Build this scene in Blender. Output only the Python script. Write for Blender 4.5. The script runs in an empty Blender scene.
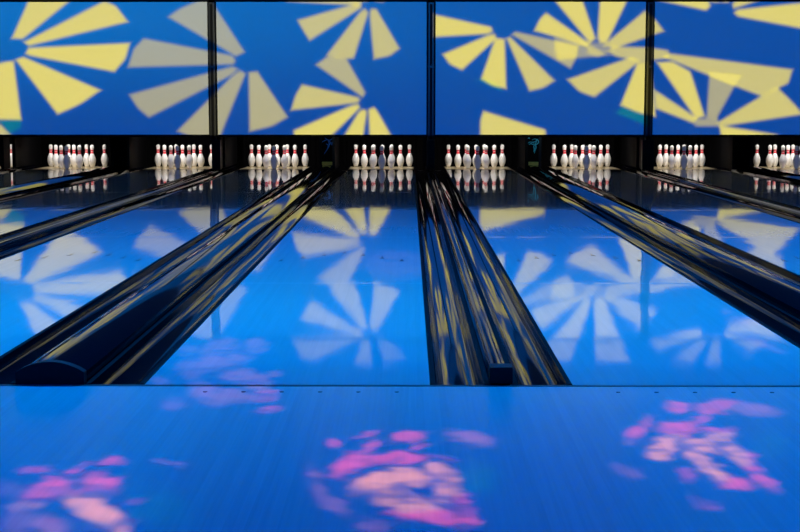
import bpy, bmesh, math, random
from mathutils import Vector

random.seed(7)
S = bpy.context.scene
C = S.collection
PI = math.pi

PETALS = [
 ('Y', 0.95, [(-6.029, 2.075), (-4.968, 2.907), (-5.790, 2.907), (-6.188, 2.084)]),
 ('Y', 0.97, [(-5.933, 1.969), (-4.390, 2.337), (-4.565, 2.569), (-4.735, 2.645), (-5.996, 2.020)]),
 ('Y', 1.00, [(-5.937, 1.820), (-4.609, 1.569), (-4.433, 1.765), (-4.363, 1.998), (-5.934, 1.926), (-5.980, 1.850)]),
 ('Y', 1.00, [(-5.510, 0.910), (-5.161, 1.060), (-4.845, 1.274), (-6.024, 1.786), (-6.133, 1.744)]),
 ('Y', 1.00, [(-6.680, 0.824), (-6.096, 0.824), (-6.186, 1.718), (-6.307, 1.714), (-6.567, 1.637)]),
 ('Y', 0.80, [(-6.645, 0.579), (-6.277, 0.579), (-6.423, 0.738), (-6.639, 0.781)]),
 ('T', 0.80, [(-6.276, 0.601), (-6.100, 0.695), (-6.096, 0.833), (-6.422, 0.790)]),
 ('Y', 0.50, [(-2.699, 1.807), (-2.574, 1.869), (-3.093, 2.668), (-3.217, 2.669), (-3.562, 2.531), (-3.735, 2.408)]),
 ('Y', 0.50, [(-2.748, 1.683), (-2.716, 1.730), (-2.762, 1.807), (-4.132, 2.070), (-4.291, 1.915), (-4.383, 1.637)]),
 ('Y', 0.50, [(-4.369, 1.202), (-4.248, 1.000), (-4.078, 0.860), (-2.750, 1.528), (-2.686, 1.606), (-2.764, 1.637)]),
 ('Y', 0.55, [(-3.626, 0.641), (-3.361, 0.532), (-2.983, 0.532), (-2.562, 1.528), (-2.640, 1.575), (-2.719, 1.528)]),
 ('Y', 0.60, [(-2.494, 0.641), (-2.148, 0.719), (-1.911, 0.860), (-2.374, 1.559), (-2.499, 1.544)]),
 ('Y', 0.75, [(-1.722, 2.353), (-1.650, 2.207), (-1.545, 2.053), (-0.745, 2.551), (-0.745, 2.597), (-0.823, 2.606)]),
 ('Y', 0.75, [(-1.266, 1.830), (-1.060, 1.765), (-0.866, 1.776), (-0.640, 2.468), (-0.686, 2.523), (-0.746, 2.491)]),
 ('Y', 0.75, [(-0.539, 1.765), (-0.303, 1.811), (-0.155, 1.922), (-0.512, 2.523), (-0.584, 2.523), (-0.606, 2.445)]),
 ('Y', 0.80, [(-0.792, 2.591), (-0.730, 2.652), (-1.504, 3.019), (-1.722, 2.958), (-1.880, 2.653)]),
 ('Y', 0.80, [(-0.652, 2.652), (-0.604, 3.065), (-0.837, 3.065), (-0.730, 2.652)]),
 ('Y', 0.50, [(-0.403, 2.637), (-0.062, 2.988), (-0.387, 3.064), (-0.512, 2.652)]),
 ('Y', 0.62, [(-0.728, 1.177), (-0.690, 1.238), (-0.974, 1.751), (-1.242, 1.811), (-1.440, 1.671)]),
 ('Y', 0.80, [(-0.813, 1.083), (-0.775, 1.121), (-0.798, 1.159), (-1.667, 1.355), (-1.774, 1.191), (-1.837, 0.971)]),
 ('Y', 1.00, [(-1.803, 0.641), (-1.779, 0.516), (-1.273, 0.516), (-0.775, 1.003), (-0.799, 1.050), (-0.891, 1.036)]),
 ('Y', 1.00, [(-1.036, 0.516), (-0.730, 0.516), (-0.667, 0.933), (-0.703, 0.971), (-0.775, 0.942)]),
 ('Y', 1.00, [(-0.610, 0.516), (-0.257, 0.516), (-0.515, 0.971), (-0.550, 1.003), (-0.625, 0.971)]),
 ('Y', 1.00, [(0.390, 2.104), (1.246, 2.153), (1.293, 2.191), (1.272, 2.245), (0.389, 2.437)]),
 ('Y', 1.00, [(0.539, 1.829), (0.641, 1.683), (0.829, 1.596), (1.353, 2.074), (1.333, 2.134), (1.273, 2.134)]),
 ('Y', 1.00, [(1.137, 1.457), (1.299, 1.354), (1.513, 1.308), (1.484, 2.053), (1.399, 2.074), (1.343, 2.053)]),
 ('T', 0.80, [(1.089, 1.432), (1.440, 1.267), (1.424, 1.342), (1.157, 1.458)]),
 ('Y', 0.85, [(1.890, 1.270), (2.100, 1.317), (2.263, 1.424), (1.577, 2.088), (1.530, 2.074)]),
 ('Y', 0.60, [(2.519, 1.623), (2.605, 1.775), (2.633, 1.960), (1.660, 2.171), (1.614, 2.134)]),
 ('Y', 1.00, [(2.772, 1.960), (2.794, 2.006), (2.134, 2.458), (2.042, 2.375), (1.960, 2.199)]),
 ('Y', 1.00, [(2.819, 2.014), (2.896, 2.074), (2.556, 3.017), (1.968, 3.017)]),
 ('Y', 1.00, [(2.943, 2.074), (2.983, 2.014), (3.076, 2.014), (3.547, 3.017), (2.990, 3.017)]),
 ('Y', 0.85, [(3.209, 1.929), (3.951, 2.190), (3.839, 2.344), (3.665, 2.489), (3.084, 2.006), (3.053, 1.960)]),
 ('Y', 0.75, [(3.212, 1.806), (3.602, 1.728), (4.037, 1.775), (4.035, 1.882), (3.754, 1.929), (3.163, 1.944), (3.086, 1.883)]),
 ('Y', 0.35, [(2.790, 1.852), (2.947, 1.790), (3.086, 1.852), (3.068, 2.006), (2.788, 2.006)]),
 ('Y', 0.45, [(2.278, 2.074), (2.271, 1.914), (2.329, 1.750), (3.079, 1.821), (2.795, 1.981)]),
 ('Y', 0.85, [(2.489, 1.438), (2.665, 1.261), (2.900, 1.177), (3.594, 1.728), (3.453, 1.775)]),
 ('Y', 1.00, [(3.318, 1.047), (3.617, 0.922), (3.853, 0.876), (3.758, 1.728), (3.572, 1.697)]),
 ('T', 0.80, [(3.258, 0.915), (3.778, 0.720), (3.775, 0.860), (3.334, 1.016)]),
 ('Y', 0.80, [(5.170, 1.311), (5.517, 1.186), (5.916, 1.388), (5.972, 1.589), (4.052, 1.836), (3.990, 1.790)]),
 ('Y', 0.90, [(3.845, 1.264), (3.866, 1.000), (4.465, 0.767), (4.495, 0.845)]),
 ('Y', 1.00, [(4.495, 0.845), (4.619, 0.876), (4.385, 1.558), (4.101, 1.713), (3.883, 1.697)]),
 ('Y', 0.55, [(4.667, 0.845), (4.808, 0.829), (5.076, 1.326), (5.165, 1.496), (4.697, 1.543)]),
 ('Y', 0.85, [(4.841, 0.767), (4.904, 0.720), (6.149, 0.907), (5.955, 1.124), (5.747, 1.310), (5.517, 1.186)]),
 ('Y', 1.00, [(4.910, 0.517), (5.661, 0.517), (5.737, 0.580), (4.873, 0.720)]),
 ('Y', 0.50, [(4.498, 0.720), (4.842, 0.720), (4.823, 0.829), (4.479, 0.829)]),
 ('Y', 1.00, [(4.611, 2.512), (4.671, 2.573), (4.639, 2.650), (4.015, 2.833), (3.817, 2.681)]),
 ('Y', 0.97, [(5.109, 2.420), (6.263, 2.205), (6.302, 2.435), (6.157, 2.618), (5.107, 2.512), (5.062, 2.466)]),
 ('Y', 0.90, [(5.027, 2.604), (5.044, 2.542), (5.137, 2.565), (5.673, 2.756), (5.437, 2.894)]),
 ('Y', 0.80, [(4.949, 2.634), (4.969, 3.061), (4.752, 3.062), (4.871, 2.634)]),
 ('Y', 0.80, [(4.716, 2.634), (4.794, 2.634), (4.505, 3.062), (4.228, 2.986)]),
 ('Y', 0.95, [(1.129, 0.517), (2.152, 0.517), (2.131, 0.653), (1.173, 0.943), (1.127, 0.816)]),
]
BLOBS = [
 [
  ('P', 0.80, -0.234, 4.294, 72.185, 3.847, 0.099, -15.957),
  ('P', 0.50, -0.131, 4.407, 19.570, 2.391, 49.620, -26.691),
  ('P', 1.00, -0.004, 4.383, 17.425, 0.727, 9.295, -12.076),
  ('P', 0.90, -0.117, 4.236, 20.991, 4.783, 39.258, -10.095),
  ('P', 1.00, -0.165, 4.053, 14.345, 1.872, 13.115, -8.430),
  ('P', 0.80, -0.199, 3.950, 44.169, -1.940, -14.283, -10.782),
  ('P', 1.00, -0.034, 4.107, 10.285, 0.085, 0.078, -12.660),
  ('P', 0.50, 0.072, 4.115, 16.077, -0.616, -12.092, -34.358),
  ('P', 0.80, 0.033, 4.256, 60.713, -0.450, 0.107, -17.325),
  ('S', 1.00, -0.082, 3.837, 11.667, 1.066, 7.866, -7.510),
  ('S', 1.00, 0.001, 3.902, 13.017, -0.595, -8.185, -12.120),
  ('S', 0.80, 0.087, 3.968, 23.053, -1.519, -9.153, -13.137),
  ('S', 0.80, 0.107, 3.776, 28.866, -3.592, -8.362, -5.934),
  ('S', 0.80, -0.023, 3.657, 8.741, -0.591, -9.305, -9.686),
  ('P', 0.90, 0.054, 3.519, 9.302, -0.511, -5.646, -11.549),
  ('P', 1.00, 0.153, 3.506, 41.243, -1.729, 0.078, -12.622),
  ('P', 0.70, 0.134, 3.629, 39.953, 2.613, 8.772, -6.968),
  ('L', 0.60, -0.251, 3.836, 45.380, 7.243, 5.929, -3.889),
  ('L', 0.60, -0.190, 3.599, 21.082, -3.047, -29.415, -13.291),
  ('L', 0.50, -0.088, 3.440, 26.867, 0.672, 0.097, -15.705),
  ('L', 0.90, 0.193, 4.356, 13.074, -1.208, -11.037, -11.679),
  ('N', 1.00, -0.015, 3.686, 18.157, -2.789, -62.651, -30.013),
  ('N', 1.00, 0.049, 3.715, 20.847, -10.030, -77.075, -11.108),
  ('N', 0.70, 0.086, 3.935, 29.053, -1.925, -25.376, -36.730),
  ('T', 0.50, 0.185, 3.887, 15.925, -0.734, 0.035, -5.640),
 ],
 [
  ('P', 0.90, 0.918, 4.824, 24.468, -4.095, 3.911, -9.992),
  ('P', 0.80, 0.786, 4.624, 22.977, 4.938, 55.449, -16.195),
  ('P', 0.80, 0.718, 4.444, 24.090, -1.230, 18.120, -11.678),
  ('L', 0.50, 0.677, 4.284, 49.612, -7.626, 0.151, -24.424),
  ('P', 0.80, 1.063, 4.846, 13.547, -2.401, 6.877, -9.578),
  ('P', 0.70, 0.979, 4.657, 21.887, -0.486, 36.831, -17.087),
  ('L', 0.70, 1.177, 4.791, 10.026, -2.702, -5.483, -7.021),
  ('P', 0.90, 0.863, 4.501, 15.768, -2.944, 0.055, -8.880),
  ('P', 0.70, 0.994, 4.483, 16.967, -3.665, 0.139, -22.381),
  ('S', 0.90, 0.790, 4.285, 16.514, -0.710, 17.766, -10.431),
  ('S', 0.80, 0.747, 4.152, 25.582, -4.471, 0.097, -15.580),
  ('S', 1.00, 0.970, 4.373, 22.121, -4.778, 0.070, -11.272),
  ('S', 1.00, 0.892, 4.269, 15.044, -4.011, -12.824, -8.792),
  ('S', 1.00, 0.857, 4.058, 9.830, -3.923, -28.710, -3.273),
  ('P', 1.00, 0.895, 3.840, 17.793, -5.272, -14.209, -10.788),
  ('S', 0.90, 0.978, 4.153, 17.487, -6.975, -26.154, -3.119),
  ('P', 0.80, 0.994, 4.059, 13.121, -8.758, -37.741, 3.558),
  ('P', 1.00, 0.985, 3.868, 20.449, -8.779, -35.673, -4.488),
  ('P', 0.50, 0.785, 3.924, 34.561, -14.149, -34.687, -3.915),
  ('P', 0.35, 0.773, 3.617, 23.561, -6.627, -20.898, -17.503),
  ('L', 0.40, 0.619, 3.952, 18.721, -5.071, -25.686, -10.210),
  ('N', 0.60, 0.856, 4.211, 16.949, -4.830, -53.728, -24.950),
  ('T', 0.35, 1.105, 4.287, 17.729, -4.446, 0.030, -4.885),
 ],
 [
  ('P', 0.90, -0.863, 4.072, 30.228, 6.888, 5.505, -14.236),
  ('P', 0.80, -0.947, 3.979, 23.842, 7.726, 31.974, -14.836),
  ('P', 0.50, -1.060, 3.973, 23.299, 6.045, 0.184, -29.620),
  ('P', 1.00, -0.976, 3.764, 14.971, 4.844, 10.961, -8.150),
  ('P', 0.90, -0.985, 3.855, 71.972, 17.856, 0.093, -15.071),
  ('P', 1.00, -0.845, 3.804, 15.969, 2.698, -6.275, -10.892),
  ('P', 0.60, -0.924, 3.678, 11.412, 3.334, 22.016, -28.567),
  ('S', 0.90, -0.847, 3.630, 15.036, 2.665, -8.749, -15.899),
  ('S', 1.00, -0.785, 3.527, 12.944, 1.070, -13.218, -10.980),
  ('S', 0.80, -0.719, 3.419, 20.690, -0.892, -25.945, -14.401),
  ('S', 0.60, -0.988, 3.594, 25.291, 5.488, -17.657, -33.081),
  ('L', 0.80, -0.885, 3.418, 19.013, 2.730, -13.762, -14.643),
  ('L', 0.40, -0.977, 3.460, 22.830, 6.243, 0.048, -7.741),
  ('P', 0.80, -0.716, 3.648, 60.796, 11.575, 0.186, -29.981),
  ('L', 0.60, -0.692, 4.038, 20.571, 2.147, -33.118, -39.011),
  ('L', 0.20, -1.074, 3.738, 24.708, 6.887, 0.050, -7.996),
  ('T', 0.40, -0.657, 3.596, 12.844, 2.277, 0.038, -6.164),
 ],
 [
  ('L', 0.50, -0.809, 6.022, 11.117, 1.972, 5.983, -2.986),
  ('L', 0.60, -0.661, 6.081, 18.667, 1.992, 0.031, -4.928),
  ('L', 0.60, -0.766, 5.698, 7.181, 1.174, 4.779, -4.195),
  ('L', 0.40, -0.862, 5.548, 18.712, 2.850, 0.026, -4.126),
  ('L', 0.70, -0.658, 5.407, 11.519, 1.374, 0.045, -7.235),
  ('L', 0.70, -0.574, 5.272, 13.386, 0.223, -11.062, -5.777),
  ('P', 0.50, -0.515, 5.020, 20.646, 2.073, 0.052, -8.363),
  ('L', 0.60, -0.722, 5.059, 11.552, 0.768, -8.377, -5.817),
  ('L', 0.60, -0.620, 5.020, 10.167, 0.865, -7.118, -9.103),
  ('P', 0.50, -0.477, 4.791, 20.867, 3.216, 22.482, -15.522),
  ('L', 0.30, -0.820, 4.863, 21.280, 3.509, 0.055, -8.891),
  ('L', 0.60, -0.521, 5.431, 38.241, 3.600, 0.089, -14.349),
  ('L', 0.30, -0.935, 5.965, 20.913, 3.218, 0.044, -7.160),
  ('L', 0.30, -0.930, 5.269, 29.510, 5.098, 0.071, -11.403),
  ('N', 0.80, -0.742, 5.383, 16.268, 2.740, 16.848, -15.702),
  ('N', 0.80, -0.690, 5.673, 18.243, 2.463, 9.699, -18.539),
 ],
 [
  ('L', 0.35, -0.091, 9.355, 4.308, 0.000, -0.818, -1.046),
  ('L', 0.60, 1.622, 6.809, 10.886, -2.691, -3.580, -5.374),
  ('L', 0.60, 1.535, 6.140, 9.821, -3.002, -19.596, -4.166),
  ('L', 0.40, 1.597, 7.111, 39.779, -8.787, 0.044, -7.168),
 ],
]
K_PROJ = 8300.0
K_ROSE = 560.0
GAINS = [1.0, 1.0, 1.0, .9, .75]
FLOODS = [(4.2, 370.0, .07), (7.0, 740.0, .33), (10.6, 500.0, .20)]
E_SPOT = 700.0
E_PRINT = 2.6
E_PIN = 7.0

# ------------------------------------------------------------------ layout (metres; camera stands at x=0, y=0)
FOUL = 5.212                 # y of the foul line, where lanes and gutters begin
HEAD = FOUL + 18.288         # y of the head pins
DECK_END = HEAD + 0.92
SCREEN_Y = 22.45             # front face of the projection screens
LANE_X = [-7.231, -5.641, -3.811, -2.221, -0.452, 1.140, 2.921, 4.522, 6.368]
PIN_X = [-7.231, -5.641, -3.811, -2.221, -0.4454, 1.131, 2.921, 4.522, 6.368]
HALF = 0.531
POST_X = [-3.070, 0.345, 3.750]
SCR_BOT, SCR_TOP = 0.577, 2.648
CEIL = 3.14
XL, XR = -8.15, 7.62
BACK_Y = 25.7
LOW = -0.12

# ------------------------------------------------------------------ materials
def mat(name, col, rough=0.5, spec=0.5, coat=0.0, coat_rough=0.05, bump=None, var=None, emis=None):
    m = bpy.data.materials.new(name); m.use_nodes = True
    nt = m.node_tree; b = nt.nodes['Principled BSDF']
    b.inputs['Base Color'].default_value = (*col, 1)
    b.inputs['Roughness'].default_value = rough
    b.inputs['Specular IOR Level'].default_value = spec
    b.inputs['Coat Weight'].default_value = coat
    b.inputs['Coat Roughness'].default_value = coat_rough
    tc = nt.nodes.new('ShaderNodeTexCoord')
    sc, amt, mapping = (var or (30, 0.12, (1, 1, 1)))
    mp = nt.nodes.new('ShaderNodeMapping'); mp.inputs['Scale'].default_value = mapping
    nz = nt.nodes.new('ShaderNodeTexNoise'); nz.inputs['Scale'].default_value = sc; nz.inputs['Detail'].default_value = 4
    nt.links.new(tc.outputs['Object'], mp.inputs['Vector']); nt.links.new(mp.outputs[0], nz.inputs['Vector'])
    rp = nt.nodes.new('ShaderNodeValToRGB')
    rp.color_ramp.elements[0].position = 0.3; rp.color_ramp.elements[1].position = 0.7
    rp.color_ramp.elements[0].color = (*[c * (1 - amt) for c in col], 1)
    rp.color_ramp.elements[1].color = (*[min(1, c * (1 + amt)) for c in col], 1)
    nt.links.new(nz.outputs['Fac'], rp.inputs[0]); nt.links.new(rp.outputs[0], b.inputs['Base Color'])
    if bump:
        bs, st, bm_ = bump
        mp2 = nt.nodes.new('ShaderNodeMapping'); mp2.inputs['Scale'].default_value = bm_
        n2 = nt.nodes.new('ShaderNodeTexNoise'); n2.inputs['Scale'].default_value = bs; n2.inputs['Detail'].default_value = 2
        bp = nt.nodes.new('ShaderNodeBump'); bp.inputs['Strength'].default_value = 1; bp.inputs['Distance'].default_value = st
        nt.links.new(tc.outputs['Object'], mp2.inputs['Vector']); nt.links.new(mp2.outputs[0], n2.inputs['Vector'])
        nt.links.new(n2.outputs['Fac'], bp.inputs['Height']); nt.links.new(bp.outputs[0], b.inputs['Normal'])
        if coat: nt.links.new(bp.outputs[0], b.inputs['Coat Normal'])
    return m

def wood(name, col_a, col_b, rough, coat, coat_rough, board=0.0269, bump=0.0, grain=1.0, spec=0.5, wave=0.0):
    """maple boards running away from the camera: narrow boards of varied tone, long grain"""
    m = bpy.data.materials.new(name); m.use_nodes = True
    nt = m.node_tree; N = nt.nodes.new; L = nt.links.new
    b = nt.nodes['Principled BSDF']
    tc = N('ShaderNodeTexCoord')
    sp = N('ShaderNodeSeparateXYZ'); L(tc.outputs['Object'], sp.inputs[0])
    dv = N('ShaderNodeMath'); dv.operation = 'DIVIDE'; dv.inputs[1].default_value = board; L(sp.outputs[0], dv.inputs[0])
    fl = N('ShaderNodeMath'); fl.operation = 'FLOOR'; L(dv.outputs[0], fl.inputs[0])
    wn = N('ShaderNodeTexWhiteNoise'); wn.noise_dimensions = '1D'; L(fl.outputs[0], wn.inputs['W'])
    mp = N('ShaderNodeMapping'); mp.inputs['Scale'].default_value = (90, 1.6, 1); L(tc.outputs['Object'], mp.inputs[0])
    nz = N('ShaderNodeTexNoise'); nz.inputs['Scale'].default_value = 1.0; nz.inputs['Detail'].default_value = 5; L(mp.outputs[0], nz.inputs['Vector'])
    ad = N('ShaderNodeMath'); ad.operation = 'MULTIPLY_ADD'; ad.inputs[1].default_value = 0.25 * grain; L(wn.outputs['Value'], ad.inputs[0])
    ml = N('ShaderNodeMath'); ml.operation = 'MULTIPLY'; ml.inputs[1].default_value = 0.75 * grain; L(nz.outputs['Fac'], ml.inputs[0])
    L(ml.outputs[0], ad.inputs[2])
    mx = N('ShaderNodeMix'); mx.data_type = 'RGBA'
    mx.inputs['A'].default_value = (*col_a, 1); mx.inputs['B'].default_value = (*col_b, 1)
    L(ad.outputs[0], mx.inputs['Factor']); L(mx.outputs['Result'], b.inputs['Base Color'])
    b.inputs['Roughness'].default_value = rough
    b.inputs['Specular IOR Level'].default_value = spec
    b.inputs['Coat Weight'].default_value = coat
    b.inputs['Coat Roughness'].default_value = coat_rough
    if wave:
        mp2 = N('ShaderNodeMapping'); mp2.inputs['Scale'].default_value = (2.6, 0.8, 1); L(tc.outputs['Object'], mp2.inputs[0])
        n2 = N('ShaderNodeTexNoise'); n2.inputs['Scale'].default_value = 1.0; n2.inputs['Detail'].default_value = 2; L(mp2.outputs[0], n2.inputs['Vector'])
        h = N('ShaderNodeMath'); h.operation = 'MULTIPLY_ADD'; h.inputs[1].default_value = wave
        h2 = N('ShaderNodeMath'); h2.operation = 'MULTIPLY'; h2.inputs[1].default_value = bump
        L(nz.outputs['Fac'], h2.inputs[0]); L(n2.outputs['Fac'], h.inputs[0]); L(h2.outputs[0], h.inputs[2])
        bp = N('ShaderNodeBump'); bp.inputs['Strength'].default_value = 1; bp.inputs['Distance'].default_value = 1.0
        L(h.outputs[0], bp.inputs['Height']); L(bp.outputs[0], b.inputs['Normal']); L(bp.outputs[0], b.inputs['Coat Normal'])
    return m

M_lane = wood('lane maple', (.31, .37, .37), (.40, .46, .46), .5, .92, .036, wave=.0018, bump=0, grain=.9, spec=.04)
M_appr = wood('approach maple', (.30, .29, .27), (.46, .45, .42), .45, 0.6, .22, board=.0269, wave=.0012, bump=.00003, grain=1.0)
M_deck = wood('pin deck maple', (.66, .53, .31), (.80, .65, .40), .4, .55, .04, spec=.2)
M_seam = mat('lane seam', (.5, .42, .3), .25, coat=1.0)
M_mark = mat('dark wood inlay', (.02, .012, .01), .35, coat=.6)
M_foul = mat('foul line inlay', (.025, .025, .03), .4, coat=.3)
M_gut = mat('black gutter plastic', (.003, .003, .006), .04, .14, bump=(1.0, .0005, (3, .9, 3)))
M_cap = mat('black capping', (.003, .003, .007), .045, .12, bump=(1.0, .0005, (3, .9, 3)))
M_nose = mat('matt black end block', (.004, .004, .008), .5, .2)
M_lip = mat('matt black gutter lip', (.003, .003, .005), .75, .06)
M_black = mat('black paint', (.006, .006, .007), .9, .08)
M_curt = mat('black curtain', (.003, .003, .0035), .95, .05)
M_kick = mat('dark grey board', (.004, .004, .005), .6, .15)
M_post = mat('satin black steel', (.009, .010, .014), .42, .4)
M_rail = mat('black screen rail', (.004, .004, .006), .7, .15)
M_scr = mat('matt white screen', (.80, .80, .80), .9, .1, var=(160, .015, (1, 1, 1)))
M_val = mat('matt pale valance', (.46, .47, .49), .9, .1)
M_ceil = mat('dark ceiling', (.12, .12, .14), .9, .1)
M_wall = mat('dark wall', (.05, .05, .07), .8, .2)
M_sub = mat('dark concrete', (.03, .03, .033), .85, .2)
M_bluepr = mat('cyan print', (.08, .75, 1.0), .4, .4)
M_navypr = mat('navy print', (.02, .22, .9), .4, .4)
M_yel = mat('olive yellow plastic', (.80, .68, .16), .5, .4)
M_steel = mat('grey edge steel', (.30, .30, .30), .35, .5)

def pin_material():
    m = bpy.data.materials.new('pin plastic'); m.use_nodes = True
    nt = m.node_tree; N = nt.nodes.new; L = nt.links.new; b = nt.nodes['Principled BSDF']
    tc = N('ShaderNodeTexCoord'); sp = N('ShaderNodeSeparateXYZ'); L(tc.outputs['Object'], sp.inputs[0])
    r = N('ShaderNodeValToRGB'); r.color_ramp.interpolation = 'CONSTANT'
    mr = N('ShaderNodeMapRange'); mr.inputs['From Max'].default_value = .381; L(sp.outputs[2], mr.inputs['Value']); L(mr.outputs[0], r.inputs[0])
    W = (.86, .84, .80, 1); R = (.78, .06, .08, 1)
    e = r.color_ramp.elements
    e[0].position = 0; e[0].color = (.45, .42, .36, 1)
    e[1].position = .012; e[1].color = W
    for p, c in ((.232 / .381, R), (.262 / .381, W), (.268 / .381, R), (.296 / .381, W)):
        k = e.new(p); k.color = c
    nz = N('ShaderNodeTexNoise'); nz.inputs['Scale'].default_value = 22; L(tc.outputs['Object'], nz.inputs['Vector'])
    mx = N('ShaderNodeMix'); mx.data_type = 'RGBA'; mx.blend_type = 'MULTIPLY'
    mr2 = N('ShaderNodeMapRange'); mr2.inputs['To Min'].default_value = .93; mr2.inputs['To Max'].default_value = 1
    L(nz.outputs['Fac'], mr2.inputs['Value'])
    cb = N('ShaderNodeCombineColor')
    for i in range(3): L(mr2.outputs[0], cb.inputs[i])
    mx.inputs['Factor'].default_value = 1
    L(r.outputs[0], mx.inputs['A']); L(cb.outputs[0], mx.inputs['B']); L(mx.outputs['Result'], b.inputs['Base Color'])
    b.inputs['Roughness'].default_value = .28; b.inputs['Coat Weight'].default_value = .4
    return m
M_pin = pin_material()

# ------------------------------------------------------------------ helpers
def link(name, bm, m, parent=None, loc=None, smooth=False):
    me = bpy.data.meshes.new(name)
    bmesh.ops.recalc_face_normals(bm, faces=bm.faces)
    bm.to_mesh(me); bm.free()
    if smooth:
        for p in me.polygons: p.use_smooth = True
    for mm in (m if isinstance(m, (list, tuple)) else [m]): me.materials.append(mm)
    o = bpy.data.objects.new(name, me); C.objects.link(o)
    if parent: o.parent = parent
    if loc: o.location = loc
    return o

def thing(name, label, cat, loc=(0, 0, 0), group=None):
    o = bpy.data.objects.new(name, None); C.objects.link(o); o.location = loc
    o.empty_display_size = .05
    return tag(o, label, cat, group)

def tag(o, label, cat, group=None):
    o['label'] = label; o['category'] = cat
    if group: o['group'] = group
    return o

def struct(name, bm, m, label=None, cat=None):
    o = link(name, bm, m); o['kind'] = 'structure'
    if label: tag(o, label, cat)
    return o

def box(bm, x0, x1, y0, y1, z0, z1, bev=0.0, mi=0):
    vs = [bm.verts.new(p) for p in ((x0, y0, z0), (x1, y0, z0), (x1, y1, z0), (x0, y1, z0), (x0, y0, z1), (x1, y0, z1), (x1, y1, z1), (x0, y1, z1))]
    fs = [bm.faces.new([vs[i] for i in q]) for q in ((3, 2, 1, 0), (4, 5, 6, 7), (0, 1, 5, 4), (1, 2, 6, 5), (2, 3, 7, 6), (3, 0, 4, 7))]
    for f_ in fs: f_.material_index = mi
    if bev:
        es = list({e for f_ in fs for e in f_.edges})
        bmesh.ops.bevel(bm, geom=es, offset=bev, segments=2, affect='EDGES', profile=.6)
    return bm

def extrude_profile(bm, prof, ys):
    """closed XZ profile swept along Y"""
    rings = [[bm.verts.new((x, y, z)) for x, z in prof] for y in ys]
    n = len(prof)
    for a, b in zip(rings, rings[1:]):
        for i in range(n): bm.faces.new((a[i], a[(i + 1) % n], b[(i + 1) % n], b[i]))
    bm.faces.new(rings[0][::-1]); bm.faces.new(rings[-1])
    return bm

def frange(a, b, step):
    n = max(1, int(round((b - a) / step))); return [a + (b - a) * i / n for i in range(n + 1)]

ORD = {0: 'cut-off', 1: 'first full', 2: 'second full', 3: 'third full', 4: 'fourth full', 5: 'fifth full', 6: 'sixth full', 7: 'seventh full', 8: 'eighth'}
def rack(k):
    if k == 0: return 'hidden rack at the far left edge'
    if k == 8: return 'rack cut by right edge'
    return ORD[k] + ' rack from left'

# ------------------------------------------------------------------ setting
o = struct('floor', box(bmesh.new(), XL, XR, -3.0, FOUL, -.10, 0), M_appr, 'glossy wooden bowling approach washed in blue light in front of the lanes', 'floor')
struct('floor_underlay', box(bmesh.new(), XL, XR, FOUL + .002, BACK_Y, -.30, LOW), M_sub)
struct('ceiling', box(bmesh.new(), XL, XR, -3.0, BACK_Y, CEIL, CEIL + .1), M_ceil)
struct('wall_back', box(bmesh.new(), XL, XR, BACK_Y, BACK_Y + .1, -.3, CEIL + .1), M_black)
struct('wall_left', box(bmesh.new(), XL - .1, XL, -3.0, BACK_Y + .1, -.3, CEIL + .1), M_wall)
struct('wall_right', box(bmesh.new(), XR, XR + .1, -3.0, BACK_Y + .1, -.3, CEIL + .1), M_wall)
struct('wall_front', box(bmesh.new(), XL - .1, XR + .1, -3.1, -3.0, -.3, CEIL + .1), M_wall)
struct('trim_1', box(bmesh.new(), XL, XR, SCREEN_Y + .012, SCREEN_Y + .06, SCR_TOP + .045, CEIL - .002), M_val, 'pale valance above the screens catching yellow petals', 'valance')

fl = link('foul_line', box(bmesh.new(), XL, XR, FOUL - .030, FOUL - .006, .0002, .0016), M_foul)
tag(fl, 'thin dark foul line across the wooden floor where the lanes begin', 'foul line')

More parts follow.
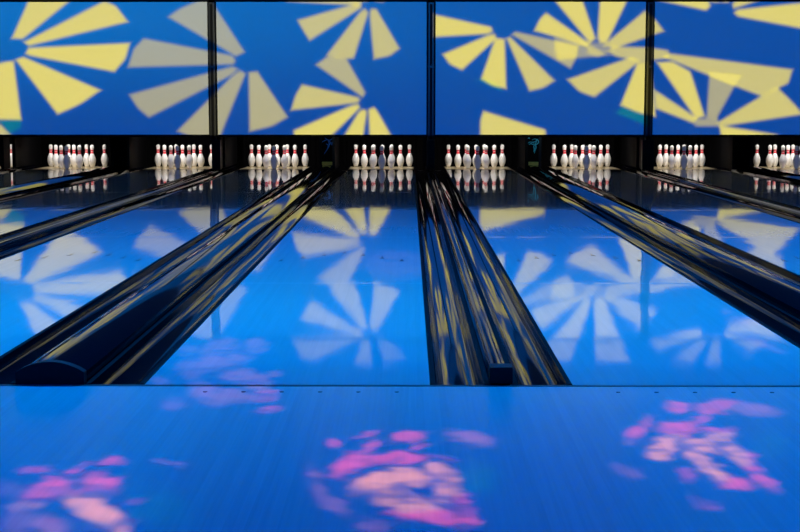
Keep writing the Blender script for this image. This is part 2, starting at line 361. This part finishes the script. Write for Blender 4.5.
# ------------------------------------------------------------------ lanes
SEAMS = [FOUL + 3.07, FOUL + 6.02, FOUL + 8.97, FOUL + 11.9]
for k, X in enumerate(LANE_X):
    t = thing('bowling_lane', 'glossy blue-lit bowling lane leading to the ' + rack(k), 'bowling lane', (X, FOUL, 0), 'bowling lanes')
    bm = bmesh.new()
    ys = [0.001] ; zs = [0]
    for s_ in SEAMS:
        y = s_ - FOUL
        ys += [y - .035, y - .004, y, y + .004]; zs += [0, .0007, -.0012, 0]
    ys.append(HEAD - FOUL - .30); zs.append(0)
    n = len(ys); top = []; bot = []
    for y, z in zip(ys, zs):
        top.append([bm.verts.new((x, y, z)) for x in (-HALF, HALF)])
        bot.append([bm.verts.new((x, y, -.06)) for x in (-HALF, HALF)])
    for i in range(n - 1):
        bm.faces.new((top[i][0], top[i][1], top[i + 1][1], top[i + 1][0]))
        bm.faces.new((bot[i][1], bot[i][0], bot[i + 1][0], bot[i + 1][1]))
        bm.faces.new((bot[i][0], top[i][0], top[i + 1][0], bot[i + 1][0]))
        bm.faces.new((top[i][1], bot[i][1], bot[i + 1][1], top[i + 1][1]))
    bm.faces.new((bot[0][0], bot[0][1], top[0][1], top[0][0])); bm.faces.new((top[-1][0], top[-1][1], bot[-1][1], bot[-1][0]))
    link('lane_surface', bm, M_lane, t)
    link('pin_deck', box(bmesh.new(), -HALF, HALF, HEAD - FOUL - .299, DECK_END - FOUL, -.06, 0), M_deck, t)['label'] = 'pale tan pin deck under the standing pins'
    link('tail_plank', box(bmesh.new(), -HALF, HALF, DECK_END - FOUL + .001, DECK_END - FOUL + .05, -.06, -.004), M_black, t)
    if k in (0, 8): continue
    for i in range(-3, 4):                                   # aiming arrows, the middle one farthest down the lane
        ax, ay = i * .135, 4.83 - abs(i) * .17
        bm = bmesh.new()
        vs = [bm.verts.new(p) for p in ((ax - .014, ay - .08, .0012), (ax, ay - .055, .0012), (ax + .014, ay - .08, .0012), (ax, ay + .08, .0012))]
        bm.faces.new((vs[0], vs[1], vs[3])); bm.faces.new((vs[1], vs[2], vs[3]))
        r = bmesh.ops.extrude_face_region(bm, geom=list(bm.faces))
        bmesh.ops.translate(bm, vec=(0, 0, -.0011), verts=[v for v in r['geom'] if isinstance(v, bmesh.types.BMVert)])
        link('aiming_arrow', bm, M_mark, t)

# small dark dots set into the approach just before the foul line
for k, X in enumerate(LANE_X):
    if k in (0, 1, 2, 7, 8): continue
    for i in range(-2, 4):
        x = X + (i * .139 - .008 if k <= 4 else -(i * .139 - .035))
        bm = bmesh.new()
        bmesh.ops.create_cone(bm, cap_ends=True, segments=16, radius1=.008, radius2=.008, depth=.0012)
        d = link('approach_dot', bm, M_mark, o, (x, FOUL - .135, .0009))

# ------------------------------------------------------------------ gutters, capping, ridges
GW = .225
def gutter(x0, side, label):
    """x0 = the edge of the lane; side -1: the gutter lies left of it, +1: right"""
    lip = .021; w = GW - .002; r = (w - 2 * lip) / 2; depth = .082
    inner = [(0.002, .003), (lip, .003)]
    for i in range(1, 12):
        a = PI * i / 12
        inner.append((lip + r - r * math.cos(a), .003 - depth * math.sin(a) ** .8))
    inner += [(w - lip, .003), (w, .003)]
    outer = [(w, -.012), (w - lip * .6, -.03), (w * .72, -.098), (w * .28, -.098), (lip * .6, -.03), (0.002, -.012)]
    prof = [(side * x, z) for x, z in inner + outer]
    bm = extrude_profile(bmesh.new(), prof, frange(.002, DECK_END - FOUL, 1.5))
    g = link('lane_gutter', bm, [M_gut, M_lip], None, (x0, FOUL, 0))
    for p in g.data.polygons:
        p.use_smooth = abs(p.normal.y) < .5
        if abs(p.center.z - .003) < .0008 or p.center.y < .01: p.material_index = 1
    m_ = g.modifiers.new('edges', 'EDGE_SPLIT'); m_.split_angle = math.radians(38)
    return tag(g, label, 'gutter', 'black lane gutters')

for k, X in enumerate(LANE_X):
    r = rack(k)
    gutter(X - HALF, -1, 'shiny black gutter on left side of lane to ' + r)
    gutter(X + HALF, 1, 'shiny black gutter on right side of lane to ' + r)

FRONT_OF_PITS = 23.33
def division(k):
    """what lies between the gutters of lane k and lane k+1"""
    a = LANE_X[k] + HALF + GW + .001; b = LANE_X[k + 1] - HALF - GW - .001
    w = b - a; mid = (a + b) / 2
    where = 'lanes of the %s and %s' % (rack(k).replace(' from left', '').replace(' rack', ''), rack(k + 1).replace(' from left', ' racks from left'))
    if k == 0: where = 'the lanes nearest the left wall'
    if k == 7: where = 'the two lanes nearest the right wall'
    if w > .15:
        t = thing('ball_return_capping', 'broad black capping between ' + where, 'lane capping', (mid, FOUL, 0), 'broad cappings')
        h0, h1 = .042, .082
        prof = [(-w / 2, -.09)]
        n = 12
        prof += [(-w / 2 + w * i / n, h0 + (h1 - h0) * math.sin(PI * i / n) ** .8) for i in range(n + 1)]
        prof += [(w / 2, -.09)]
        c_ = link('cover', extrude_profile(bmesh.new(), prof, frange(.05, FRONT_OF_PITS - FOUL - .36, 1.2)), M_cap, t)
        for p in c_.data.polygons: p.use_smooth = abs(p.normal.y) < .5
        c_.modifiers.new('edges', 'EDGE_SPLIT').split_angle = math.radians(40)
        link('end_cap', extrude_profile(bmesh.new(), [(x * 1.0, z + (.003 if z > 0 else 0)) for x, z in prof], [.003, .048]), M_nose, t)['label'] = 'matt black arched end'
    else:
        t = thing('divider_ridge', 'narrow black ridge between ' + where, 'lane divider', (mid, FOUL, 0), 'narrow divider ridges')
        h = .030
        prof = [(-w / 2, -.09), (-w / 2, .006)] + [(-w * .34 * math.cos(PI * i / 8), .008 + (h - .008) * math.sin(PI * i / 8) ** .7) for i in range(9)] + [(w / 2, .006), (w / 2, -.09)]
        c_ = link('cover', extrude_profile(bmesh.new(), prof, frange(.09, DECK_END - FOUL, 1.2)), M_cap, t)
        for p in c_.data.polygons: p.use_smooth = abs(p.normal.y) < .5
        c_.modifiers.new('edges', 'EDGE_SPLIT').split_angle = math.radians(40)
        bw = max(.043, w / 2 - .0005)
        link('end_block', box(bmesh.new(), -bw, bw, .003, .088, .004, .066, .003), M_nose, t)['label'] = 'matt black square end block'
    return mid, w
DIV = [division(k) for k in range(8)]

# ------------------------------------------------------------------ pit ends: kickbacks, panels, curtains
for k, (mid, w) in enumerate(DIV):
    if w < .15:                                               # one board under each screen post, with an open slot near the front
        t = thing('kickback_board', ['dark upright kickback board at the left edge under the first screen', '', 'dark kickback board under the post between first and second screens', '', 'dark kickback board under the post between second and third screens', '', 'dark kickback board under the post between third and fourth screens'][k], 'kickback', (mid, 0, 0), 'kickback boards')
        link('front_board', box(bmesh.new(), -.025, .025, SCREEN_Y + .10, 22.94, .034, .92, .004), M_kick, t)
        link('rear_board', box(bmesh.new(), -.025, .025, 23.22, 24.9, .034, .92, .004), M_kick, t)
        link('head_beam', box(bmesh.new(), -.025, .025, 22.941, 23.219, .60, .92), M_kick, t)
    else:
        t = thing('pit_housing', {1: 'dark machine housing between the first and second full racks of pins', 3: 'black machine housing with navy figure between third and fourth full racks', 5: 'black machine housing with cyan figure between fifth and sixth full racks', 7: 'dark machine housing beside the seventh full rack from left'}[k], 'machine housing', (mid, 0, 0), 'machine housings')
        hw = w / 2 - .021
        for s_ in (-1, 1):
            link('side_board', box(bmesh.new(), s_ * hw - .02, s_ * hw + .02, FRONT_OF_PITS, 24.9, -.09, .92, .004), M_kick, t)
        link('front_panel', box(bmesh.new(), -hw + .021, hw - .021, FRONT_OF_PITS + .02, FRONT_OF_PITS + .045, .0, .92), M_black, t)
        link('edge_strip', box(bmesh.new(), hw - .02, hw + .019, FRONT_OF_PITS - .012, FRONT_OF_PITS - .001, .05, .58, .002), M_post, t)
        if k in (3, 5):
            link('plate', box(bmesh.new(), -.085 if k == 3 else -.075, .085, FRONT_OF_PITS - .015, FRONT_OF_PITS + .019, .066, .122, .004), M_yel, t)['label'] = 'small olive yellow plate'
            pm = M_navypr if k == 3 else M_bluepr
            # loose curling strokes that form the printed figure
            if k == 5:
                strokes = [[(-.085, .375), (-.055, .40), (-.015, .395), (.025, .405), (.055, .435), (.075, .47)],
                           [(-.02, .445), (.015, .465), (.05, .46), (.08, .43), (.082, .385), (.055, .35), (.03, .355)],
                           [(-.07, .35), (-.035, .365), (-.005, .35), (.02, .37)], [(.055, .435), (.045, .385), (.04, .33), (.045, .28), (.03, .22), (.02, .16)],
                           [(.03, .355), (.01, .31), (.018, .25), (.008, .19)], [(-.085, .475), (-.07, .49), (-.058, .472)]]
            else:
                strokes = [[(-.08, .40), (-.04, .43), (.0, .45), (.05, .44), (.08, .47)], [(-.04, .49), (.0, .46), (.02, .42), (.035, .36), (.03, .31), (.01, .26), (-.02, .20), (-.05, .14)],
                           [(.0, .45), (.05, .40), (.045, .34)], [(-.02, .36), (.02, .33), (.0, .25)], [(.08, .40), (.075, .33)]]
            bm = bmesh.new()
            for st in strokes:
                pts = []
                for i in range(len(st) - 1):                  # smooth each stroke
                    for q in range(4):
                        u = q / 4; p0 = st[max(0, i - 1)]; p1 = st[i]; p2 = st[i + 1]; p3 = st[min(len(st) - 1, i + 2)]
                        pts.append(tuple(.5 * (2 * p1[c] + (p2[c] - p0[c]) * u + (2 * p0[c] - 5 * p1[c] + 4 * p2[c] - p3[c]) * u * u + (3 * p1[c] - p0[c] - 3 * p2[c] + p3[c]) * u ** 3) for c in (0, 1)))
                pts.append(st[-1])
                rows = []
                for i, p in enumerate(pts):
                    q0 = pts[max(0, i - 1)]; q1 = pts[min(len(pts) - 1, i + 1)]
                    d_ = Vector((q1[0] - q0[0], q1[1] - q0[1])).normalized(); n_ = Vector((-d_.y, d_.x))
                    hw_ = (.009 if k == 5 else .008) * (.35 + .65 * math.sin(PI * (i + .6) / (len(pts) + .2)))
                    rows.append([bm.verts.new((p[0] + s2 * n_.x * hw_, 0, .262 + (p[1] + s2 * n_.y * hw_ - .16) * .76)) for s2 in (-1, 1)])
                for a_, b_ in zip(rows, rows[1:]): bm.faces.new((a_[0], a_[1], b_[1], b_[0]))
            r_ = bmesh.ops.extrude_face_region(bm, geom=list(bm.faces))
            bmesh.ops.translate(bm, vec=(0, -.002, 0), verts=[v for v in r_['geom'] if isinstance(v, bmesh.types.BMVert)])
            link('printed_figure', bm, pm, t, (0, FRONT_OF_PITS + .0195, 0))['label'] = 'curling %s figure print' % ('navy' if k == 3 else 'cyan')

for k, X in enumerate(LANE_X):
    bm = bmesh.new()
    hw = HALF + .17; ys = []
    n = 40
    fr = [(-hw + 2 * hw * i / n, 25.2 + .018 * math.sin(i * 1.9)) for i in range(n + 1)]
    vs = [[bm.verts.new((x, y + dy, z)) for x, y in fr] for dy, z in ((0, -.1), (0, 1.0))]
    for i in range(n): bm.faces.new((vs[0][i], vs[0][i + 1], vs[1][i + 1], vs[1][i]))
    r_ = bmesh.ops.extrude_face_region(bm, geom=list(bm.faces))
    bmesh.ops.translate(bm, vec=(0, .02, 0), verts=[v for v in r_['geom'] if isinstance(v, bmesh.types.BMVert)])
    cu = link('pit_curtain', bm, M_curt, None, (X, 0, 0))
    tag(cu, 'black pit curtain hanging behind the ' + rack(k), 'curtain', 'black pit curtains')

# ------------------------------------------------------------------ screens and posts
edges = [XL + .02] + POST_X + [XR - .02]
names = ['blue projection screen with yellow petals, between the left wall and first post', 'blue projection screen with yellow petals, between the first and second posts',
         'blue projection screen with yellow petals, between the second and third posts', 'blue projection screen with yellow petals, between third post and right wall']
for i in range(4):
    a = edges[i] + (.051 if i else 0); b = edges[i + 1] - (.051 if i < 3 else 0)
    t = thing('projection_screen', names[i], 'screen', ((a + b) / 2, SCREEN_Y, SCR_BOT), 'projection screens')
    w = (b - a) / 2; h = SCR_TOP - SCR_BOT
    link('screen_panel', box(bmesh.new(), -w + .02, w - .02, 0, .045, .006, h - .012), M_scr, t)
    link('bottom_rail', box(bmesh.new(), -w, w, -.012, .06, -.032, .005, .002), M_rail, t)
    link('top_rail', box(bmesh.new(), -w, w, -.012, .06, h - .011, h + .018, .003), M_rail, t)
    for s_ in (-1, 1):
        link('side_rail', box(bmesh.new(), min(s_ * w, s_ * (w - .014)), max(s_ * w, s_ * (w - .014)), -.012, .06, .0055, h - .0115, .002), M_rail, t)
pl = ['tall black post between the first and second screens', 'tall black post between the second and third screens', 'tall black post between the third and fourth screens']
for i, X in enumerate(POST_X):
    t = thing('divider_post', pl[i], 'post', (X, SCREEN_Y, 0), 'posts between the screens')
    link('upper_column', box(bmesh.new(), -.045, .045, -.055, .085, .50, CEIL - .01 - .5, .006), M_post, t)
    lx = DIV[2 * i + 2][0] - X
    link('lower_column', box(bmesh.new(), lx - (.079, .06, .062)[i], lx + (.055, .06, .122)[i], -.045, .085, .034, .499, .006), M_post, t)
    link('trim_strip', box(bmesh.new(), -.020, .020, -.062, -.0555, .52, 2.60, .002), M_rail, t)
    link('bracket', box(bmesh.new(), -.049, .049, -.064, .09, 1.62, 1.655, .003), M_post, t)

# ------------------------------------------------------------------ pins
def pin_mesh():
    inch = .0254
    pr = [(0, 1.80), (.06, 2.03), (.75, 2.828), (1.5, 3.40), (2.25, 3.906), (3.375, 4.510), (4.0, 4.70), (4.5, 4.766), (5.1, 4.74), (5.875, 4.563), (6.6, 4.19), (7.25, 3.703), (8.0, 3.04), (8.625, 2.472), (9.0, 2.19), (9.375, 1.965), (10, 1.797), (10.4, 1.80), (10.875, 1.870), (11.75, 2.094), (12.2, 2.25), (12.625, 2.406), (13.1, 2.51), (13.5, 2.547)]
    for a in (15, 30, 45, 60, 75): pr.append((13.727 + 1.273 * math.sin(math.radians(a)), 2 * 1.273 * math.cos(math.radians(a))))
    bm = bmesh.new(); n = 28
    rings = [[bm.verts.new((d / 2 * inch * math.cos(2 * PI * i / n), d / 2 * inch * math.sin(2 * PI * i / n), z * inch)) for i in range(n)] for z, d in pr]
    for a, b in zip(rings, rings[1:]):
        for i in range(n): bm.faces.new((a[i], a[(i + 1) % n], b[(i + 1) % n], b[i]))
    bm.faces.new(rings[0][::-1])
    topv = bm.verts.new((0, 0, .381))
    for i in range(n): bm.faces.new((rings[-1][i], rings[-1][(i + 1) % n], topv))
    return bm
first = link('bowling_pin', pin_mesh(), M_pin, smooth=True)
used = False
SPOTS = [('head pin', 0, 0), ('left in second row', -.1524, 1), ('right in second row', .1524, 1),
         ('left in third row', -.3048, 2), ('middle in third row', 0, 2), ('right in third row', .3048, 2),
         ('outer left in back row', -.4572, 3), ('inner left in back row', -.1524, 3), ('inner right in back row', .1524, 3), ('outer right in back row', .4572, 3)]
for k, X in enumerate(PIN_X):
    for nm, dx, row in SPOTS:
        if k == 0 and nm != 'outer right in back row': continue   # the photograph shows none of these
        p = first if not used else first.copy()
        if used: C.objects.link(p)
        used = True
        p.location = (X + dx, HEAD + row * .264, .0005)
        p.rotation_euler = (0, 0, random.uniform(0, 6.28))
        lab = 'red-ringed white bowling pin, %s of %s' % (nm, rack(k))
        if k == 0: lab = 'sliver of a white bowling pin seen past the kickback at far left edge'
        tag(p, lab, 'bowling pin', 'bowling pins in ' + rack(k))

# ------------------------------------------------------------------ lights
def light(name, kind, loc, target, energy, color=(1, 1, 1), **kw):
    d = bpy.data.lights.new(name, kind); d.energy = energy; d.color = color
    for k_, v in kw.items(): setattr(d, k_, v)
    l = bpy.data.objects.new(name, d); C.objects.link(l); l.location = loc
    l.rotation_euler = (Vector(target) - Vector(loc)).to_track_quat('-Z', 'Y').to_euler()
    return l

class LN:
    """small node builder for gobo projectors"""
    def __init__(s, d):
        d.use_nodes = True; s.nt = d.node_tree; s.nt.nodes.clear()
        s.out = s.nt.nodes.new('ShaderNodeOutputLight'); s.em = s.nt.nodes.new('ShaderNodeEmission')
        s.nt.links.new(s.em.outputs[0], s.out.inputs[0])
    def _set(s, n, i, v):
        if v is None: return
        if hasattr(v, 'is_linked'): s.nt.links.new(v, n.inputs[i])
        else: n.inputs[i].default_value = v
    def m(s, op, a, b=None, c=None, clamp=False):
        n = s.nt.nodes.new('ShaderNodeMath'); n.operation = op; n.use_clamp = clamp
        for i, v in enumerate((a, b, c)): s._set(n, i, v)
        return n.outputs[0]
    def v(s, op, a, b=None, out=0):
        n = s.nt.nodes.new('ShaderNodeVectorMath'); n.operation = op
        for i, x in enumerate((a, b)): s._set(n, i, x)
        return n.outputs['Value'] if op in ('DOT_PRODUCT', 'LENGTH') else n.outputs[0]
    def xyz(s, x, y, z):
        n = s.nt.nodes.new('ShaderNodeCombineXYZ')
        for i, q in enumerate((x, y, z)): s._set(n, i, q)
        return n.outputs[0]
    def ss(s, val, lo, hi, a=0.0, b=1.0):
        n = s.nt.nodes.new('ShaderNodeMapRange'); n.interpolation_type = 'SMOOTHSTEP'
        for i, q in enumerate((val, lo, hi, a, b)): s._set(n, i, q)
        return n.outputs[0]
    def dirs(s):
        g = s.nt.nodes.new('ShaderNodeNewGeometry'); sp = s.nt.nodes.new('ShaderNodeSeparateXYZ')
        s.nt.links.new(g.outputs['Incoming'], sp.inputs[0]); return sp.outputs

def hom(a, b):
    """signed distance (inside positive) to the line a->b of a counter-clockwise polygon"""
    dx, dz = b[0] - a[0], b[1] - a[1]; l = math.hypot(dx, dz)
    nx, nz = -dz / l, dx / l
    return (nx, nz, -(nx * a[0] + nz * a[1]))

# projector that throws yellow petals on a blue ground over the screens
PROJ = Vector((.3, 9.0, 2.98))
pj = light('petal_projector', 'SPOT', PROJ, (0, SCREEN_Y, 1.75), K_PROJ, spot_size=math.radians(100), spot_blend=.1, shadow_soft_size=.012)
n = LN(pj.data); dx, dy, dz = n.dirs()
t_ = n.m('DIVIDE', SCREEN_Y - PROJ.y, n.m('MAXIMUM', dy, .02))
hx = n.m('MULTIPLY_ADD', dx, t_, PROJ.x); hz = n.m('MULTIPLY_ADD', dz, t_, PROJ.z)
P = n.xyz(hx, hz, 1.0)
yel = None; teal = None
for kind, strength, poly in PETALS:
    mn = None
    for a, b in zip(poly, poly[1:] + poly[:1]):
        d_ = n.v('DOT_PRODUCT', P, hom(a, b))
        mn = d_ if mn is None else n.m('SMOOTH_MIN', mn, d_, .035)
    k_ = n.ss(mn, -.046, .038, 0, strength)
    if kind == 'T': teal = k_ if teal is None else n.m('ADD', teal, k_)
    else: yel = k_ if yel is None else n.m('ADD', yel, k_)
yel = n.m('MINIMUM', yel, 1.12)
keep = n.m('SUBTRACT', 1.0, n.m('MINIMUM', yel, 1.0))
gx = n.ss(hx, -6.5, 5.0); gz = n.ss(hz, .5, 2.7)
bluG = n.m('MULTIPLY_ADD', n.m('MULTIPLY', gz, n.m('SUBTRACT', 1.15, gx)), .085, .062)
bluB = n.m('MULTIPLY_ADD', n.m('MULTIPLY', gz, n.m('SUBTRACT', 1.2, gx)), .17, .335)
R_ = n.m('MULTIPLY_ADD', yel, .80, n.m('MULTIPLY', keep, .003))
G_ = n.m('MULTIPLY_ADD', yel, .69, n.m('MULTIPLY_ADD', keep, bluG, n.m('MULTIPLY', teal, .14)))
B_ = n.m('MULTIPLY_ADD', yel, .165, n.m('MULTIPLY_ADD', keep, bluB, n.m('MULTIPLY', teal, -.08)))
cc = n.nt.nodes.new('ShaderNodeCombineColor')
for i, q in enumerate((R_, G_, B_)): n._set(cc, i, q)
n.nt.links.new(cc.outputs[0], n.em.inputs['Color'])
window = n.m('MULTIPLY', n.ss(hz, .552, .578), n.ss(dy, .05, .2))
flat = n.m('DIVIDE', 1.0, n.m('POWER', n.m('MAXIMUM', dy, .2), 3.0))
n.nt.links.new(n.m('MULTIPLY', window, flat), n.em.inputs['Strength'])

# ceiling projectors that throw rose-like blotches on the floor
COL = {'P': (1.30, .075, .05), 'S': (1.62, .56, .0), 'L': (.55, .15, .12), 'T': (0, .20, 0)}
for gi, (blobs, (fx, fy), gain) in enumerate(zip(BLOBS, [(-.01, 3.92), (.89, 4.28), (-.88, 3.72), (-.70, 5.40), (1.16, 7.35)], GAINS)):
    pos = Vector((fx, fy - .3, CEIL - .06))
    g_ = light('rose_projector', 'SPOT', pos, (fx, fy, 0), K_ROSE * gain, spot_size=math.radians(95), spot_blend=.3, shadow_soft_size=.02)
    n = LN(g_.data); dx, dy, dz = n.dirs()
    t_ = n.m('DIVIDE', -pos.z, n.m('MINIMUM', dz, -.05))
    hx = n.m('MULTIPLY_ADD', dx, t_, pos.x); hy = n.m('MULTIPLY_ADD', dy, t_, pos.y)
    nz = n.nt.nodes.new('ShaderNodeTexNoise'); nz.inputs['Scale'].default_value = 20; nz.inputs['Detail'].default_value = 4
    n.nt.links.new(n.xyz(hx, n.m('MULTIPLY', hy, .8), gi * 3.1), nz.inputs['Vector'])
    off = n.v('SUBTRACT', nz.outputs['Color'], (.5, .5, .5))
    P0 = n.xyz(hx, hy, 1.0)
    off = n.v('MULTIPLY', off, (.09, .20, 0))
    P = n.v('ADD', P0, off)
    acc = {}
    for kind, st, x, y, a, b, c, d in blobs:
        u = n.v('DOT_PRODUCT', P, (a, b, -(a * x + b * y))); w_ = n.v('DOT_PRODUCT', P, (c, d, -(c * x + d * y)))
        r_ = n.v('LENGTH', n.xyz(u, w_, 0.0))
        k_ = n.ss(r_, 1.25, .55, 0, st)
        acc[kind] = k_ if kind not in acc else n.m('ADD' if kind == 'N' else 'MAXIMUM', acc[kind], k_)
    tot = None
    for kind in acc:
        if kind == 'N': continue
        s_ = n.nt.nodes.new('ShaderNodeVectorMath'); s_.operation = 'SCALE'
        s_.inputs[0].default_value = COL[kind]; n.nt.links.new(acc[kind], s_.inputs['Scale'])
        tot = s_.outputs[0] if tot is None else n.v('MAXIMUM', tot, s_.outputs[0])
    n.nt.links.new(tot, n.em.inputs['Color'])
    s_ = n.m('DIVIDE', 1.0, n.m('POWER', n.m('MAXIMUM', n.m('MULTIPLY', dz, -1.0), .25), 3.0))
    if 'N' in acc: s_ = n.m('MULTIPLY', s_, n.m('SUBTRACT', 1.0, n.m('MULTIPLY', acc['N'], .6), clamp=True))
    wz = n.nt.nodes.new('ShaderNodeTexNoise'); wz.inputs['Scale'].default_value = 1.0; wz.inputs['Detail'].default_value = 5; wz.inputs['Distortion'].default_value = 1.2
    n.nt.links.new(n.xyz(n.m('MULTIPLY', hx, 11), n.m('MULTIPLY', hy, 12), gi * 1.7), wz.inputs['Vector'])
    s_ = n.m('MULTIPLY', s_, n.ss(wz.outputs['Fac'], .36, .58, .30, 1.12))
    n.nt.links.new(s_, n.em.inputs['Strength'])

# blue ceiling floods over the lanes
for x in (-5.4, -1.8, 1.8, 5.4):
    for fy, e_, g_ in FLOODS:
        light('blue_flood', 'SPOT', (x, fy, CEIL - .06), (x, fy + .2, 0), e_, (.0, g_, 1.0), spot_size=math.radians(142), spot_blend=1.0, shadow_soft_size=.06)

for X in PIN_X[1:]:                                       # added narrow blue fill spots, no real fixture, aimed low at the head pins
    light('head_pin_fill', 'SPOT', (X * .9, 12.3, 2.2), (X, HEAD, .13), E_SPOT, (.26, .40, 1.0), spot_size=math.radians(3.2), spot_blend=.8, shadow_soft_size=.06)

for k, e_ in ((3, .55), (5, 1.0)):                         # added fill lights, hidden behind the screens' lower edge, brightening the housing prints
    x = DIV[k][0]
    light('print_fill', 'SPOT', (x, 22.72, .66), (x, FRONT_OF_PITS, .34), E_PRINT * e_, (.45, .75, 1.0), spot_size=math.radians(52), spot_blend=.5, shadow_soft_size=.03)

# white pin-deck lamps behind the screens, one over each rack
for k, X in enumerate(LANE_X):
    light('pin_lamp', 'AREA', (X, HEAD + .10, .84), (X, HEAD + .70, .20), E_PIN, (1.0, .96, .93), shape='RECTANGLE', size=1.0, size_y=.10, spread=math.radians(125))

w = bpy.data.worlds.new('hall'); S.world = w; w.use_nodes = True
w.node_tree.nodes['Background'].inputs[0].default_value = (.01, .03, .08, 1)
w.node_tree.nodes['Background'].inputs[1].default_value = .05

# ------------------------------------------------------------------ camera
cd = bpy.data.cameras.new('camera'); cam = bpy.data.objects.new('camera', cd); C.objects.link(cam)
cd.sensor_width = 36; cd.lens = 1424.53 * 36 / 800; cd.clip_start = .05; cd.clip_end = 200
cam.location = (0, 0, 1.0303); cam.rotation_euler = (PI / 2 - .1119, 0, .0062)
S.camera = cam

S.view_settings.view_transform = 'Standard'; S.view_settings.look = 'None'
S.view_settings.exposure = 0; S.view_settings.gamma = 1; S.view_settings.use_curve_mapping = False
S.cycles.max_bounces = 8; S.cycles.glossy_bounces = 5; S.cycles.diffuse_bounces = 4
S.cycles.sample_clamp_indirect = 4
S.cycles.use_denoising = True
